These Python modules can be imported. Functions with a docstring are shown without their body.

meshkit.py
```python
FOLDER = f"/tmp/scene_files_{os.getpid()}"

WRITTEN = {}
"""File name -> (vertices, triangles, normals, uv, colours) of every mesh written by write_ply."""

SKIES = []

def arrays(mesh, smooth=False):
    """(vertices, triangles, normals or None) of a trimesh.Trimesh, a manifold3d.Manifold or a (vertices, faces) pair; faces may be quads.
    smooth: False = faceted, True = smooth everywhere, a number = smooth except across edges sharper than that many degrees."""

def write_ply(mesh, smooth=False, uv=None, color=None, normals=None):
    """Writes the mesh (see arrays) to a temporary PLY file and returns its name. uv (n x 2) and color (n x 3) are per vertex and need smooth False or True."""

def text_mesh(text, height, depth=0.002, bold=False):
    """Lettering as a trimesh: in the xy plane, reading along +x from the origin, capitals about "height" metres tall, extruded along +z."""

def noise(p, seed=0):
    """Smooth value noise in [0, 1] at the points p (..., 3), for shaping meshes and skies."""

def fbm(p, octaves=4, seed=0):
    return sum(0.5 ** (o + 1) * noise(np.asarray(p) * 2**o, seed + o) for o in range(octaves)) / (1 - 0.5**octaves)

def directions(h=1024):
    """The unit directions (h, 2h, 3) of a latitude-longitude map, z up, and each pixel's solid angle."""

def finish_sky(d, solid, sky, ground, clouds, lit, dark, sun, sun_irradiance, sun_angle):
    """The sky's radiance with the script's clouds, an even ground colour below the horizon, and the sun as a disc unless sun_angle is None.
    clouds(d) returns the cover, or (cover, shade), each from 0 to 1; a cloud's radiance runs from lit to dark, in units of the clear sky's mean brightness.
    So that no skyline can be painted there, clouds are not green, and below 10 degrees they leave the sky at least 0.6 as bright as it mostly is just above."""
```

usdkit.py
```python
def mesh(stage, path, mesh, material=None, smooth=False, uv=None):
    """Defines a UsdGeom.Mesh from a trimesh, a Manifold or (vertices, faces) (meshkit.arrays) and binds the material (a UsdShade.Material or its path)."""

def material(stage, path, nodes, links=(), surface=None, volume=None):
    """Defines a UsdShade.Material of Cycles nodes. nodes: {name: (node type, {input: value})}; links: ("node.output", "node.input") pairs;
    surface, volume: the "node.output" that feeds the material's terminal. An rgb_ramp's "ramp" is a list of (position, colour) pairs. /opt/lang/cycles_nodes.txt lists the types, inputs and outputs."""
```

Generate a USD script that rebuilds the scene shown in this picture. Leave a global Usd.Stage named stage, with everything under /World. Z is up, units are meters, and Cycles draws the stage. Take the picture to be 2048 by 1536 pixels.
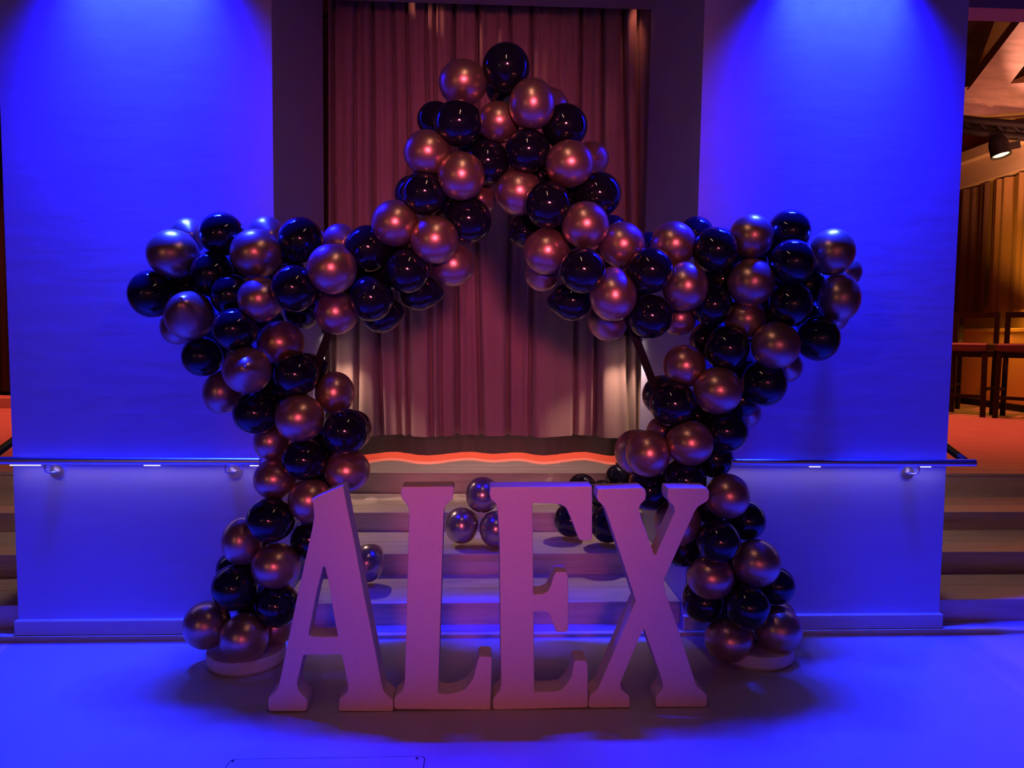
import math, random
import numpy as np, trimesh, usdkit, meshkit
from pxr import Usd, UsdGeom, UsdLux, UsdShade, Gf, Sdf, Vt
from shapely.geometry import Polygon

stage = Usd.Stage.CreateInMemory()
UsdGeom.SetStageUpAxis(stage, 'Z'); UsdGeom.SetStageMetersPerUnit(stage, 1.0)
UsdGeom.Xform.Define(stage, '/World'); UsdGeom.Scope.Define(stage, '/World/Looks')
random.seed(7); RNG = np.random.default_rng(7)

# ------------------------------------------------------------------ camera
F_PX, YAW, PITCH, ROLL = 1500.0, .0456, .0663, .0099
EYE = np.array([-.0511, -3.9103, 1.6])
cy_, sy_ = math.cos(YAW), math.sin(YAW)
FWD = np.array([sy_*math.cos(PITCH), cy_*math.cos(PITCH), -math.sin(PITCH)])
_r = np.array([cy_, -sy_, 0.]); _u = np.cross(_r, FWD)
RIGHT = _r*math.cos(ROLL)+_u*math.sin(ROLL); UP = -_r*math.sin(ROLL)+_u*math.cos(ROLL)
cam = UsdGeom.Camera.Define(stage, '/World/camera')
M = np.eye(4); M[0, :3] = RIGHT; M[1, :3] = UP; M[2, :3] = -FWD; M[3, :3] = EYE
cam.AddTransformOp().Set(Gf.Matrix4d(M.tolist()))
cam.CreateHorizontalApertureAttr(36.0); cam.CreateVerticalApertureAttr(27.0)
cam.CreateFocalLengthAttr(F_PX/2048*36.0); cam.CreateClippingRangeAttr((.05, 200.))
cam.CreateExposureAttr(0.0)

# ------------------------------------------------------------------ lights
def aim(prim, pos, target):
    pos = np.array(pos, float); d = np.array(target, float)-pos; d /= np.linalg.norm(d)
    up = np.array([0, 1., 0]) if abs(d[2]) > .95 else np.array([0, 0, 1.])
    x = np.cross(d, up); x /= np.linalg.norm(x); y = np.cross(x, d)
    m = np.eye(4); m[0, :3] = x; m[1, :3] = y; m[2, :3] = -d; m[3, :3] = pos
    UsdGeom.Xformable(prim).AddTransformOp().Set(Gf.Matrix4d(m.tolist()))
_ln = {}
def _lp(name):
    _ln[name] = _ln.get(name, -1)+1
    return '/World/'+name+('_%03d' % _ln[name] if _ln[name] else '')
def spot(name, pos, target, color, power, angle, soft, radius=.03):
    l = UsdLux.SphereLight.Define(stage, _lp(name)); aim(l, pos, target)
    l.CreateRadiusAttr(radius); l.CreateColorAttr(Gf.Vec3f(*color)); l.CreateIntensityAttr(power/(radius*radius)); l.CreateExposureAttr(0)
    s = UsdLux.ShapingAPI.Apply(l.GetPrim()); s.CreateShapingConeAngleAttr(angle); s.CreateShapingConeSoftnessAttr(soft)
def bulb(name, pos, color, power, radius=.05):
    l = UsdLux.SphereLight.Define(stage, _lp(name)); UsdGeom.Xformable(l).AddTranslateOp().Set(Gf.Vec3d(*pos))
    l.CreateRadiusAttr(radius); l.CreateColorAttr(Gf.Vec3f(*color)); l.CreateIntensityAttr(power/(radius*radius))
def rect(name, pos, target, w, h, color, power):
    l = UsdLux.RectLight.Define(stage, _lp(name)); aim(l, pos, target)
    l.CreateWidthAttr(w); l.CreateHeightAttr(h); l.CreateColorAttr(Gf.Vec3f(*color)); l.CreateIntensityAttr(power/(w*h))

BLUE = (.0008, .0022, 1.0)
PALE_BLUE = (.011, .030, 1.0)
PINK = (1.0, .14, .28)
# blue LED wash bars high on the two blue walls, just above the frame
for x0 in (-1.73, 1.82):
    for k in (-1, -.6, -.2, .2, .6, 1):
        spot('blue_wash_lamp', (x0+.19*k, -.11, 3.62), (x0+.19*k, -.11, 0), BLUE, 4.4, 47, .8, .03)
        spot('blue_beam_lamp', (x0+.26*k, -.06, 3.60), (x0+.40*k, -.42, 0), PALE_BLUE, 6.5, 27, 1, .03)
    e = -1 if x0 < 0 else 1
    spot('blue_beam_lamp', (1.30*e, -.34, 3.60), (-.25*e, .55, .2), BLUE, 3.6, 13, .8, .03)
# pink stage spots and the glow of the bar at the far end of the hall behind the camera, warm wall lamp, ceiling tube
for x, z, pw in ((-.45, .58, 16), (.35, 1.5, 18), (.8, 2.6, 33)):
    spot('pink_stage_lamp', (x, -9.5, 2.6), (.02, .3, z), PINK, pw, 6.7, .45, .55)
rect('bar_glow', (.6, -10.5, 1.9), (.2, 0, 1.5), 4.0, .9, PINK, 4.5)
for x in (-5, 0, 5):      # warm wall washers lighting the far end of the hall
    spot('hall_lamp', (x, -8.5, 4.6), (x, -12, 1.6), (1, .42, .26), 4.5, 60, .8, .1)
bulb('warm_lamp', (-3.9, -6.0, 2.05), (1, .50, .14), .5, .06)
rect('ceiling_tube', (.05, -1.7, 3.5), (.05, -1.7, 0), .03, .9, (1, .55, .38), 1.1)
# downlights of the wall sconces, two in the opening and one on the outer side of each blue wall
for x0 in (-1.02, .985):
    spot('sconce_lamp', (x0, 1.19, 1.585), (x0*.80, 1.10, 0), (1, .62, .45), .62, 46, .7, .02)
for x0 in (-2.52, 2.58):
    spot('sconce_lamp', (x0, 1.0, 1.585), (x0*1.1, .9, 0), (1, .62, .46), .30, 70, .5, .02)
# LED strips under the handrails
for x0, x1 in ((-2.40, -1.15), (1.15, 2.47)):
    rect('rail_led_strip', ((x0+x1)/2, -.062, .9), ((x0+x1)/2, -.03, 0), x1-x0, .012, (.80, .58, 1.0), .11)
# red and orange light of the bar room behind the walls, one warm lamp between curtain and backing drape
for x0 in (5.2, -5.6):
    spot('red_lamp', (x0, 5.6, 5.0), (x0, 5.3, 0), (1, .1, .06), 24, 46, .9, .1)
rect('red_lamp_strip', (.1, 5.2, 1.95), (.1, 2.2, .6), 3.2, .12, (1, .1, .05), 38)
for x0 in (-.75, 0, .75):
    spot('backstage_lamp', (x0, 1.86, 3.6), (x0, 1.84, 0), (1, .60, .54), 2.2, 24, 1, .05)
spot('curtain_lamp', (-1.0, 1.27, 4.06), (-.10, 1.40, 3.62), (1, .30, .22), .5, 8, 1, .02)
spot('curtain_lamp', (1.03, 1.275, 4.02), (1.02, 1.40, 3.70), (1, .26, .18), .16, 14, .9, .02)
rect('orange_strip_lamp', (7.72, 6.6, 2.0), (7.86, 6.6, 1.5), 2.6, .03, (1, .42, .04), 3.2)
rect('orange_strip_lamp', (7.70, 6.8, 1.66), (7.76, 6.8, 1.0), 3.6, .03, (1, .26, .05), 1.2)
spot('orange_lamp', (7.0, 5.9, 2.1), (7.9, 6.1, 3.2), (1, .40, .04), 3.6, 55, .9, .04)
spot('beam_lamp', (7.25, 5.35, 4.5), (7.75, 6.5, 5.75), (1, .40, .30), 6.0, 24, 1, .05)
spot('beam_lamp', (6.6, 5.2, 4.2), (7.2, 6.5, 4.9), (1, .30, .22), 1.0, 45, 1, .05)
spot('beam_lamp', (7.3, 5.6, 3.6), (7.8, 6.4, 4.4), (1, .36, .18), 3.2, 60, 1, .05)
# ------------------------------------------------------------------ end of lights

# ------------------------------------------------------------------ helpers
def px_y(px, py, y):
    d = FWD+RIGHT*(px-1024)/F_PX-UP*(py-768)/F_PX
    return EYE+d*(y-EYE[1])/d[1]
def px_x(px, py, x):
    d = FWD+RIGHT*(px-1024)/F_PX-UP*(py-768)/F_PX
    return EYE+d*(x-EYE[0])/d[0]
_names = {}
def path_for(name, parent='/World'):
    k = (parent, name); _names[k] = _names.get(k, -1)+1
    return parent+'/'+name+('_%03d' % _names[k] if _names[k] else '')
def tag(prim, label=None, cat=None, group=None, kind=None):
    p = prim.GetPrim() if hasattr(prim, 'GetPrim') else prim
    for k, v in (('label', label), ('category', cat), ('group', group), ('kind', kind)):
        if v: p.SetCustomDataByKey(k, v)
    return p
def obj(name, mesh, mat, parent=None, smooth=False):
    pp = str(parent.GetPath()) if parent is not None else '/World'
    return usdkit.mesh(stage, path_for(name, pp), mesh, mat, smooth=smooth).GetPrim()
def thing(name, label, cat, loc=(0, 0, 0), rotz=0, group=None, kind=None):
    x = UsdGeom.Xform.Define(stage, path_for(name)); x.AddTranslateOp().Set(Gf.Vec3d(*map(float, loc)))
    if rotz: x.AddRotateZOp().Set(float(rotz))
    return tag(x, label, cat, group, kind)
def struct(name, mesh, mat, label=None, cat=None, smooth=False):
    return tag(obj(name, mesh, mat, None, smooth), label, cat, None, 'structure')
def box(x0, x1, y0, y1, z0, z1):
    m = trimesh.creation.box((x1-x0, y1-y0, z1-z0)); m.apply_translation(((x0+x1)/2, (y0+y1)/2, (z0+z1)/2)); return m
def cbox(x0, x1, y0, y1, z0, z1, c=.004):
    """box with its edges chamfered"""
    P = []
    for sx, X in ((1, x0), (-1, x1)):
        for sy, Y in ((1, y0), (-1, y1)):
            for sz, Z in ((1, z0), (-1, z1)):
                P += [(X, Y+sy*c, Z+sz*c), (X+sx*c, Y, Z+sz*c), (X+sx*c, Y+sy*c, Z)]
    return trimesh.convex.convex_hull(np.array(P))
def cyl(p, q, r, n=20, r2=None):
    p, q = np.array(p, float), np.array(q, float); d = q-p; L = np.linalg.norm(d); r2 = r if r2 is None else r2
    a = np.linspace(0, 2*np.pi, n, endpoint=False)
    V = [np.c_[r*np.cos(a), r*np.sin(a), 0*a], np.c_[r2*np.cos(a), r2*np.sin(a), 0*a+L], [[0, 0, 0]], [[0, 0, L]]]
    i = np.arange(n); j = (i+1) % n
    Fc = np.vstack([np.c_[i, j, n+j], np.c_[i, n+j, n+i], np.c_[j, i, 0*i+2*n], np.c_[n+i, n+j, 0*i+2*n+1]])
    m = trimesh.Trimesh(np.vstack(V), Fc, process=False)
    m.apply_transform(trimesh.geometry.align_vectors([0, 0, 1], d/L)); m.apply_translation(p); return m
def bar(p, q, w, t):
    """square bar from p to q, w wide across the view, t deep along y"""
    p, q = np.array(p, float), np.array(q, float); d = (q-p)/np.linalg.norm(q-p)
    s = np.cross(d, [0, 1., 0]); s /= np.linalg.norm(s); n = np.cross(s, d)
    return trimesh.convex.convex_hull(np.array([e+s*a*w/2+n*b*t/2 for e in (p, q) for a in (-1, 1) for b in (-1, 1)]))
def tube(pts, r, n=12):
    p = np.array(pts, float); t = np.gradient(p, axis=0); t /= np.linalg.norm(t, axis=1, keepdims=True)
    ref = np.array([0, 0, 1.]) if abs(t[:, 2]).max() < .9 else np.array([1., 0, 0])
    if abs(t[:, 2]).max() >= .9 and abs(t[:, 0]).max() >= .9: ref = np.array([0, 1., 0])
    a = np.cross(t, ref); a /= np.linalg.norm(a, axis=1, keepdims=True); b = np.cross(t, a)
    an = np.arange(n)*2*np.pi/n
    V = (p[:, None]+r*(np.cos(an)[None, :, None]*a[:, None]+np.sin(an)[None, :, None]*b[:, None])).reshape(-1, 3)
    Fc = []
    for i in range(len(p)-1):
        for k in range(n):
            A, B, C_, D = i*n+k, i*n+(k+1) % n, (i+1)*n+(k+1) % n, (i+1)*n+k
            Fc += [(A, C_, B), (A, D, C_)]
    k0, k1 = len(V), len(V)+1; V = np.vstack([V, p[0], p[-1]]); e = (len(p)-1)*n
    for k in range(n): Fc += [(k0, k, (k+1) % n), (k1, e+(k+1) % n, e+k)]
    m = trimesh.Trimesh(V, Fc, process=False); m.fix_normals(); return m
def join(*ms): return trimesh.util.concatenate(ms)
def lathe(prof, n=32): return trimesh.creation.revolve(np.array(prof, float), sections=n)
def ordinal(n): return ('first second third fourth fifth sixth seventh eighth ninth tenth eleventh twelfth thirteenth fourteenth fifteenth sixteenth seventeenth eighteenth nineteenth twentieth'.split())[n-1]

# ------------------------------------------------------------------ materials
def mat(name, base, rough=.5, metal=0., bump=0., bscale=40., var=0., vscale=3., stretch=(1, 1, 1), **kw):
    """principled surface; var: how far a noise takes the colour, bump: fine relief, stretch: scaling of the noise space"""
    N = {'tc': ('texture_coordinate', {}), 'mp': ('mapping', {'scale': stretch}), 'p': ('principled_bsdf', {'base_color': base, 'roughness': rough, 'metallic': metal, **kw})}
    Lk = [('tc.object', 'mp.vector')]
    if var:
        lo, hi = [c*(1-var) for c in base], [min(1, c*(1+var)) for c in base]
        N['n'] = ('noise_texture', {'scale': vscale, 'detail': 5., 'roughness': .6})
        N['r'] = ('rgb_ramp', {'ramp': [(.3, lo), (.7, hi)]}); Lk += [('mp.vector', 'n.vector'), ('n.fac', 'r.fac'), ('r.color', 'p.base_color')]
    if bump:
        N['bn'] = ('noise_texture', {'scale': bscale, 'detail': 3.}); N['b'] = ('bump', {'strength': bump, 'distance': .004})
        Lk += [('mp.vector', 'bn.vector'), ('bn.fac', 'b.height'), ('b.normal', 'p.normal')]
    return usdkit.material(stage, '/World/Looks/'+name, N, Lk, surface='p.BSDF')
def emit(name, color, strength):
    return usdkit.material(stage, '/World/Looks/'+name, {'e': ('emission', {'color': color, 'strength': strength})}, [], surface='e.emission')
def wood_mat(name, base, rough=.42):
    lo, hi = [c*.72 for c in base], [min(1, c*1.12) for c in base]
    N = {'tc': ('texture_coordinate', {}), 'oi': ('object_info', {}), 'sh': ('combine_xyz', {}), 'ad': ('vector_math', {'math_type': 'add'}), 'ml': ('math', {'math_type': 'multiply', 'value2': 37.}),
         'mp': ('mapping', {'scale': (1.6, 22., 22.)}), 'n': ('noise_texture', {'scale': 1.3, 'detail': 7., 'roughness': .62, 'distortion': .6}),
         'r': ('rgb_ramp', {'ramp': [(.25, lo), (.5, base), (.75, hi)]}), 'b': ('bump', {'strength': .12, 'distance': .002}),
         'p': ('principled_bsdf', {'roughness': rough})}
    Lk = [('oi.random', 'ml.value1'), ('ml.value', 'sh.x'), ('ml.value', 'sh.y'), ('tc.object', 'ad.vector1'), ('sh.vector', 'ad.vector2'), ('ad.vector', 'mp.vector'), ('mp.vector', 'n.vector'),
          ('n.fac', 'r.fac'), ('r.color', 'p.base_color'), ('n.fac', 'b.height'), ('b.normal', 'p.normal')]
    return usdkit.material(stage, '/World/Looks/'+name, N, Lk, surface='p.BSDF')
M_WALL = mat('wall_paint', (.42, .43, .66), .55, bump=.25, bscale=3.2, var=.03, vscale=2., stretch=(1, 1, 3.5))
M_DARKWALL = mat('dark_paint', (.05, .04, .05), .8)
M_LINTEL = mat('lintel_paint', (.30, .26, .34), .7)
M_TRIM = mat('trim_paint', (.55, .54, .58), .4)
M_FLOOR = mat('hall_floor', (.46, .45, .48), .38, bump=.08, bscale=14., var=.05, vscale=2.5)
M_WOOD = wood_mat('pale_oak', (.58, .49, .45))
M_RISER = wood_mat('pale_oak_riser', (.62, .54, .53))
M_STAGE = mat('stage_floor', (.55, .45, .38), .5, bump=.1, bscale=60., var=.12, vscale=5., stretch=(.6, 3, 1))
M_FOAM = mat('foam', (.78, .66, .56), .75, bump=.5, bscale=260., var=.05, vscale=120.)
M_BLACK = mat('black_latex', (.008, .007, .022), .07, coat_weight=.3)
M_BRONZE = mat('bronze_latex', (.57, .37, .29), .32, .84)
M_SILVER = mat('champagne_latex', (.46, .39, .35), .24, .8)
M_STEEL = mat('brushed_steel', (.75, .75, .78), .30, 1.)
M_DARKSTEEL = mat('dark_steel', (.010, .006, .010), .65, specular_ior_level=.2)
M_SATIN = mat('satin_steel', (.72, .72, .78), .28, .92)
M_HALL = mat('hall_plaster', (.34, .26, .22), .8)
M_PLATE = mat('plate_foam', (.74, .72, .72), .6, bump=.1, bscale=90.)
M_BLACKWOOD = mat('black_wood', (.010, .007, .006), .6, specular_ior_level=.25)
M_LEATHER = mat('brown_leather', (.07, .03, .03), .45, bump=.15, bscale=80.)
M_TIMBER = mat('timber', (.52, .38, .30), .6, bump=.4, bscale=5., var=.18, vscale=3., stretch=(1, 1, 6))
M_DARKTIMBER = mat('dark_timber', (.10, .05, .04), .7, var=.2, vscale=4.)
M_CORNICE = mat('cornice_plaster', (.62, .50, .40), .6)
M_BLACKCLOTH = mat('black_cloth', (.012, .010, .010), .9)
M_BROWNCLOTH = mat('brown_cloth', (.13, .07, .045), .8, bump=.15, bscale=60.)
M_PANEL = mat('bar_panel', (.60, .36, .12), .45)
M_LENS = emit('lamp_lens', (1, .78, .55), 14.)
M_LED = emit('led_strip', (.80, .72, 1.0), 1.3)
M_CANLENS = emit('stage_lamp_lens', (1, .55, .12), 12.)
M_HATCH = mat('hatch_metal', (.50, .49, .53), .35, .1)
M_GROOVE = mat('groove_dark', (.02, .02, .03), .6)
def cloth_mat(name, base, thin=.25):
    N = {'tc': ('texture_coordinate', {}), 'mp': ('mapping', {'scale': (1, 1, .35)}), 'n': ('noise_texture', {'scale': 9., 'detail': 5.}), 'w': ('noise_texture', {'scale': 160., 'detail': 2.}),
         'r': ('rgb_ramp', {'ramp': [(.3, [c*.88 for c in base]), (.7, base)]}), 'b': ('bump', {'strength': .12, 'distance': .004}),
         'p': ('principled_bsdf', {'roughness': .85, 'sheen_weight': .2}), 't': ('translucent_bsdf', {}), 'x': ('mix_closure', {'fac': thin})}
    Lk = [('tc.object', 'mp.vector'), ('mp.vector', 'n.vector'), ('tc.object', 'w.vector'), ('n.fac', 'r.fac'), ('r.color', 'p.base_color'), ('r.color', 't.color'), ('w.fac', 'b.height'), ('b.normal', 'p.normal'), ('p.BSDF', 'x.closure1'), ('t.BSDF', 'x.closure2')]
    return usdkit.material(stage, '/World/Looks/'+name, N, Lk, surface='x.closure')
M_CURTAIN = cloth_mat('curtain_cloth', (.42, .285, .255), .10)
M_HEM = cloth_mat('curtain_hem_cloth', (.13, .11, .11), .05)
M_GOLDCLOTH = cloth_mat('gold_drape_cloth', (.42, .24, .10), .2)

# ------------------------------------------------------------------ room shell
ZC = 7.0
struct('floor', box(-9, 9, -12, .10, -.10, 0), M_FLOOR, 'smooth pale grey hall floor in front of the steps', 'floor')
STAIR_Y, STAIR_Z = (.084, .556, 1.062, 1.66), (.145, .276, .406, .563)
struct('floor_stage', box(-9, 9, 1.66+.46, 13, .38, .563), M_STAGE, 'raised floor of the rooms behind the steps', 'floor')
# the two blue walls; their inner edges lean a little
def prism(pts, y0, y1):
    """front outline (x, z) from y0 back to y1"""
    m = trimesh.creation.extrude_polygon(Polygon(pts), y1-y0, engine='earcut')
    v = np.array(m.vertices); m.vertices = np.c_[v[:, 0], y0+v[:, 2], v[:, 1]]; m.fix_normals(); return m
struct('wall_left', prism([(-2.422, 0), (-1.093, 0), (-1.093, ZC), (-2.43, ZC)], 0, 1.25), M_WALL, 'broad wall lit blue to the left of the curtained opening', 'wall')
struct('wall_right', prism([(1.072, 0), (2.483, 0), (2.487, ZC), (1.122, ZC)], 0, 1.25), M_WALL, 'broad wall lit blue to the right of the curtained opening', 'wall')
for nm, a, b in (('left', -2.432, -1.083), ('right', 1.062, 2.493)):
    struct('baseboard_'+nm, cbox(a, b, -.026, .006, .022, .10, .004), M_TRIM, 'low painted skirting along the foot of the %s blue wall' % nm, 'skirting')
struct('trim_1', cbox(-8.9, 8.9, -.052, .084, -.01, .02, .003), M_WOOD, 'thin floor sill running along the foot of the steps and walls', 'sill')
struct('trim_2', box(-1.12, 1.14, 1.02, 1.25, 3.79, ZC), M_LINTEL, 'dark lintel above the curtain between the two blue walls', 'lintel')
struct('trim_3', box(2.485, 9, 1.05, 1.25, 3.78, ZC), M_LINTEL, 'purple lintel over the opening to the bar room', 'lintel')
struct('trim_4', box(-9, -2.43, 1.05, 1.25, 3.78, ZC), M_LINTEL, 'lintel over the opening beyond the left blue wall', 'lintel')
struct('ceiling', box(-9, 9, -12, 13, ZC, ZC+.1), M_DARKWALL)
struct('wall_back', box(-9, 9, -12.1, -12, 0, ZC), M_HALL)
struct('wall_side_left', box(-9.1, -9, -12, 13, 0, ZC), M_DARKWALL)
struct('wall_side_right', box(9, 9.1, -12, 13, 0, ZC), M_DARKWALL)
struct('wall_far', box(-9, 9, 13, 13.1, 0, ZC), M_DARKWALL)
# steps: risers and tread planks, each board a piece of its own
for nm, xa, xb, where in (('steps_middle', -1.09, 1.07, 'between the two blue walls'), ('steps_left', -8.9, -2.432, 'beyond the left blue wall'), ('steps_right', 2.495, 8.9, 'beyond the right blue wall')):
    x = tag(UsdGeom.Xform.Define(stage, path_for(nm)), 'flight of four pale plank steps '+where, 'steps', None, 'structure')
    zp = .02
    for k in range(4):
        y0, z1 = STAIR_Y[k], STAIR_Z[k]
        obj('riser_board', cbox(xa, xb, y0, y0+.02, zp-.01, z1-.022, .0015), M_RISER, x)
        yb = (STAIR_Y+(2.14,))[k+1]; n = 3 if k == 3 else 2 if k < 2 else 3
        ys = np.linspace(y0-.008, yb+.004, n+1)
        for j in range(n):
            obj('tread_plank', cbox(xa, xb, ys[j]+.0012, ys[j+1]-.0012, z1-.022, z1-RNG.uniform(0, .0015), .002), M_WOOD, x)
        zp = z1

# ------------------------------------------------------------------ curtain in the middle opening
def drape(xs, zs, yfun):
    X, Z = np.meshgrid(xs, zs); Y = yfun(X, Z); n, m = X.shape
    V = np.c_[X.ravel(), Y.ravel(), Z.ravel()]; i, j = np.meshgrid(np.arange(n-1), np.arange(m-1), indexing='ij')
    a = (i*m+j).ravel(); q = np.c_[a, a+1, a+m+1, a+m]
    Fc = np.vstack([q[:, [0, 1, 2]], q[:, [0, 2, 3]]])
    # give it a thickness
    V2 = V+[0, .003, 0]; return trimesh.Trimesh(np.vstack([V, V2]), np.vstack([Fc, Fc[:, ::-1]+len(V)]), process=False)
YC = 1.42
_cx = lambda p, q: float(px_y(p, q, YC)[0])
# hem: crests (far) and troughs (near) read along the bottom edge
hemx = np.array([_cx(p, 905) for p in (600, 690, 726, 785, 854, 939, 985, 1035, 1080, 1168, 1215, 1290, 1340)])
hemy = np.array([.02, -.07, -.06, .07, -.07, .08, .0, .06, -.06, .09, -.07, -.06, .02])
topc = np.array([_cx(p, 60) for p in (668, 710, 743, 785, 814, 854, 871, 907, 953, 1021, 1064, 1161, 1207, 1250, 1277)])
botc = np.array([_cx(p, 880) for p in (668, 716, 761, 800, 819, 868, 885, 915, 963, 1017, 1064, 1150, 1192, 1262, 1278)])
cdep = np.array([.05, .03, .05, .03, .04, .03, .03, .06, .05, .05, .04, .04, .05, .05, .03])
from scipy.interpolate import PchipInterpolator
_hem = PchipInterpolator(hemx, hemy)
def curtain_y(X, Z):
    t = np.clip((Z-.75)/3.0, 0, 1)             # 0 at the hem, 1 at the head
    w = _hem(np.clip(X, hemx[0], hemx[-1]))*(1-.8*t**.8)
    fine = .012*np.sin(X*41+1.3*np.sin(X*7.))*(.12+.88*t)+.006*np.sin(X*93+2*np.sin(3*X)+.6*Z)*t
    g = 0*X
    for a, b, d in zip(topc, botc, cdep):
        c = b+(a-b)*t**.7+.006*np.sin(Z*2.3+a*9); s = .010+.006*(1-t)
        g = g+2.0*d*np.exp(-((X-c)/s)**2)-.3*d*np.exp(-((X-c-.035)/.03)**2)-.3*d*np.exp(-((X-c+.035)/.03)**2)
    return YC+w+fine+g+.006*np.sin(Z*3+X*2)
xs = np.linspace(float(px_y(659, 200, YC)[0]), 1.30, 800)
cur = thing('stage_curtain', 'tall pleated beige curtain hanging in the opening behind the star arch', 'curtain')
obj('curtain_cloth', drape(xs, np.linspace(.87, 4.05, 80), curtain_y), M_CURTAIN, cur, True)
obj('curtain_rail', cyl((-1.2, YC, 4.07), (1.33, YC, 4.07), .018), M_DARKSTEEL, cur)
YB2 = 2.22
def backing_y(X, Z): return YB2+1.25*_hem(np.clip(X*.86-.01, hemx[0], hemx[-1]))*(1-.6*np.clip((Z-.6)/3, 0, 1))+.004*np.sin(X*60)
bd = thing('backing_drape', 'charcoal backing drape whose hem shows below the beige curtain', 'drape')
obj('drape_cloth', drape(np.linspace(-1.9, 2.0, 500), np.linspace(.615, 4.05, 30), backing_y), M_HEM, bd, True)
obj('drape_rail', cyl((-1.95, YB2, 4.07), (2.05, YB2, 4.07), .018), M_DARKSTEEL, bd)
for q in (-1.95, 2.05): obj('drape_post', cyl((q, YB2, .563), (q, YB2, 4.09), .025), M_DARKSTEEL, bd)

# ------------------------------------------------------------------ wall sconces
for x0, wx, sd in ((-1.02, -1.093, 'left'), (.985, 1.09, 'right')):
    s = thing('wall_sconce', 'small downlight sconce on the %s side wall of the opening, lighting the curtain' % sd, 'lamp', (x0, 1.19, 1.6), 0, 'curtain sconces')
    obj('shade', lathe([(0, .10), (.036, .10), (.038, .098), (.038, -.005), (.033, -.005), (.031, .02), (0, .02)], 28), M_DARKSTEEL, s, 30)
    obj('lens', lathe([(0, .003), (.030, .003), (.030, .008), (0, .008)], 24), M_LENS, s)
    e = wx-x0
    obj('bracket', cyl((0, 0, .05), (e, 0, .05), .010), M_DARKSTEEL, s)
    obj('wall_plate', box(min(e, e-.012*np.sign(e)), max(e, e-.012*np.sign(e)), -.03, .03, 0, .10), M_DARKSTEEL, s)

# ------------------------------------------------------------------ handrails
for sd, sg, xa, xb, bx, xe in (('left', -1, -2.60, -1.16, (-2.199, -1.304), -2.52), ('right', 1, 1.16, 2.598, (2.264, 1.235), 2.565)):
    h = thing('handrail', 'round steel handrail with light strip below, across the %s blue wall' % sd, 'handrail', (0, 0, 0), 0, None)
    obj('rail', tube([(xa, -.062, .940), (xa+.02, -.062, .94), (xb-.02, -.062, .940), (xb, -.062, .94)], .0205, 20), M_STEEL, h, 40)
    lo, hi = max(xa, -2.42), min(xb, 2.48)
    for u, w in (((-2.40, -2.25), (-1.74, -1.66), (-1.21, -1.165)) if sg < 0 else ((1.17, 1.22), (1.70, 1.76), (2.30, 2.36))):
        obj('light_strip', box(u, w, -.0665, -.0575, .9150, .9205), M_LED, h)
    for q in bx:
        b = obj('bracket', tube([(q-.03*sg*-1, -.062, .922), (q-.03*sg*-1, -.062, .90), (q-.03*sg*-1, -.058, .885), (q-.02*sg*-1, -.045, .876), (q, -.03, .876), (q, -.012, .876)], .006, 10), M_STEEL, h, 40)
        obj('rosette', cyl((q, -.013, .876), (q, 0, .876), .036, 28), M_SATIN, b, 30)
    obj('side_rail', tube([(xe, -.03, .945), (xe, .1, .985), (xe, .4, 1.08), (xe, 1.15, 1.33)], .02, 12), M_DARKSTEEL, h, 40)

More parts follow.
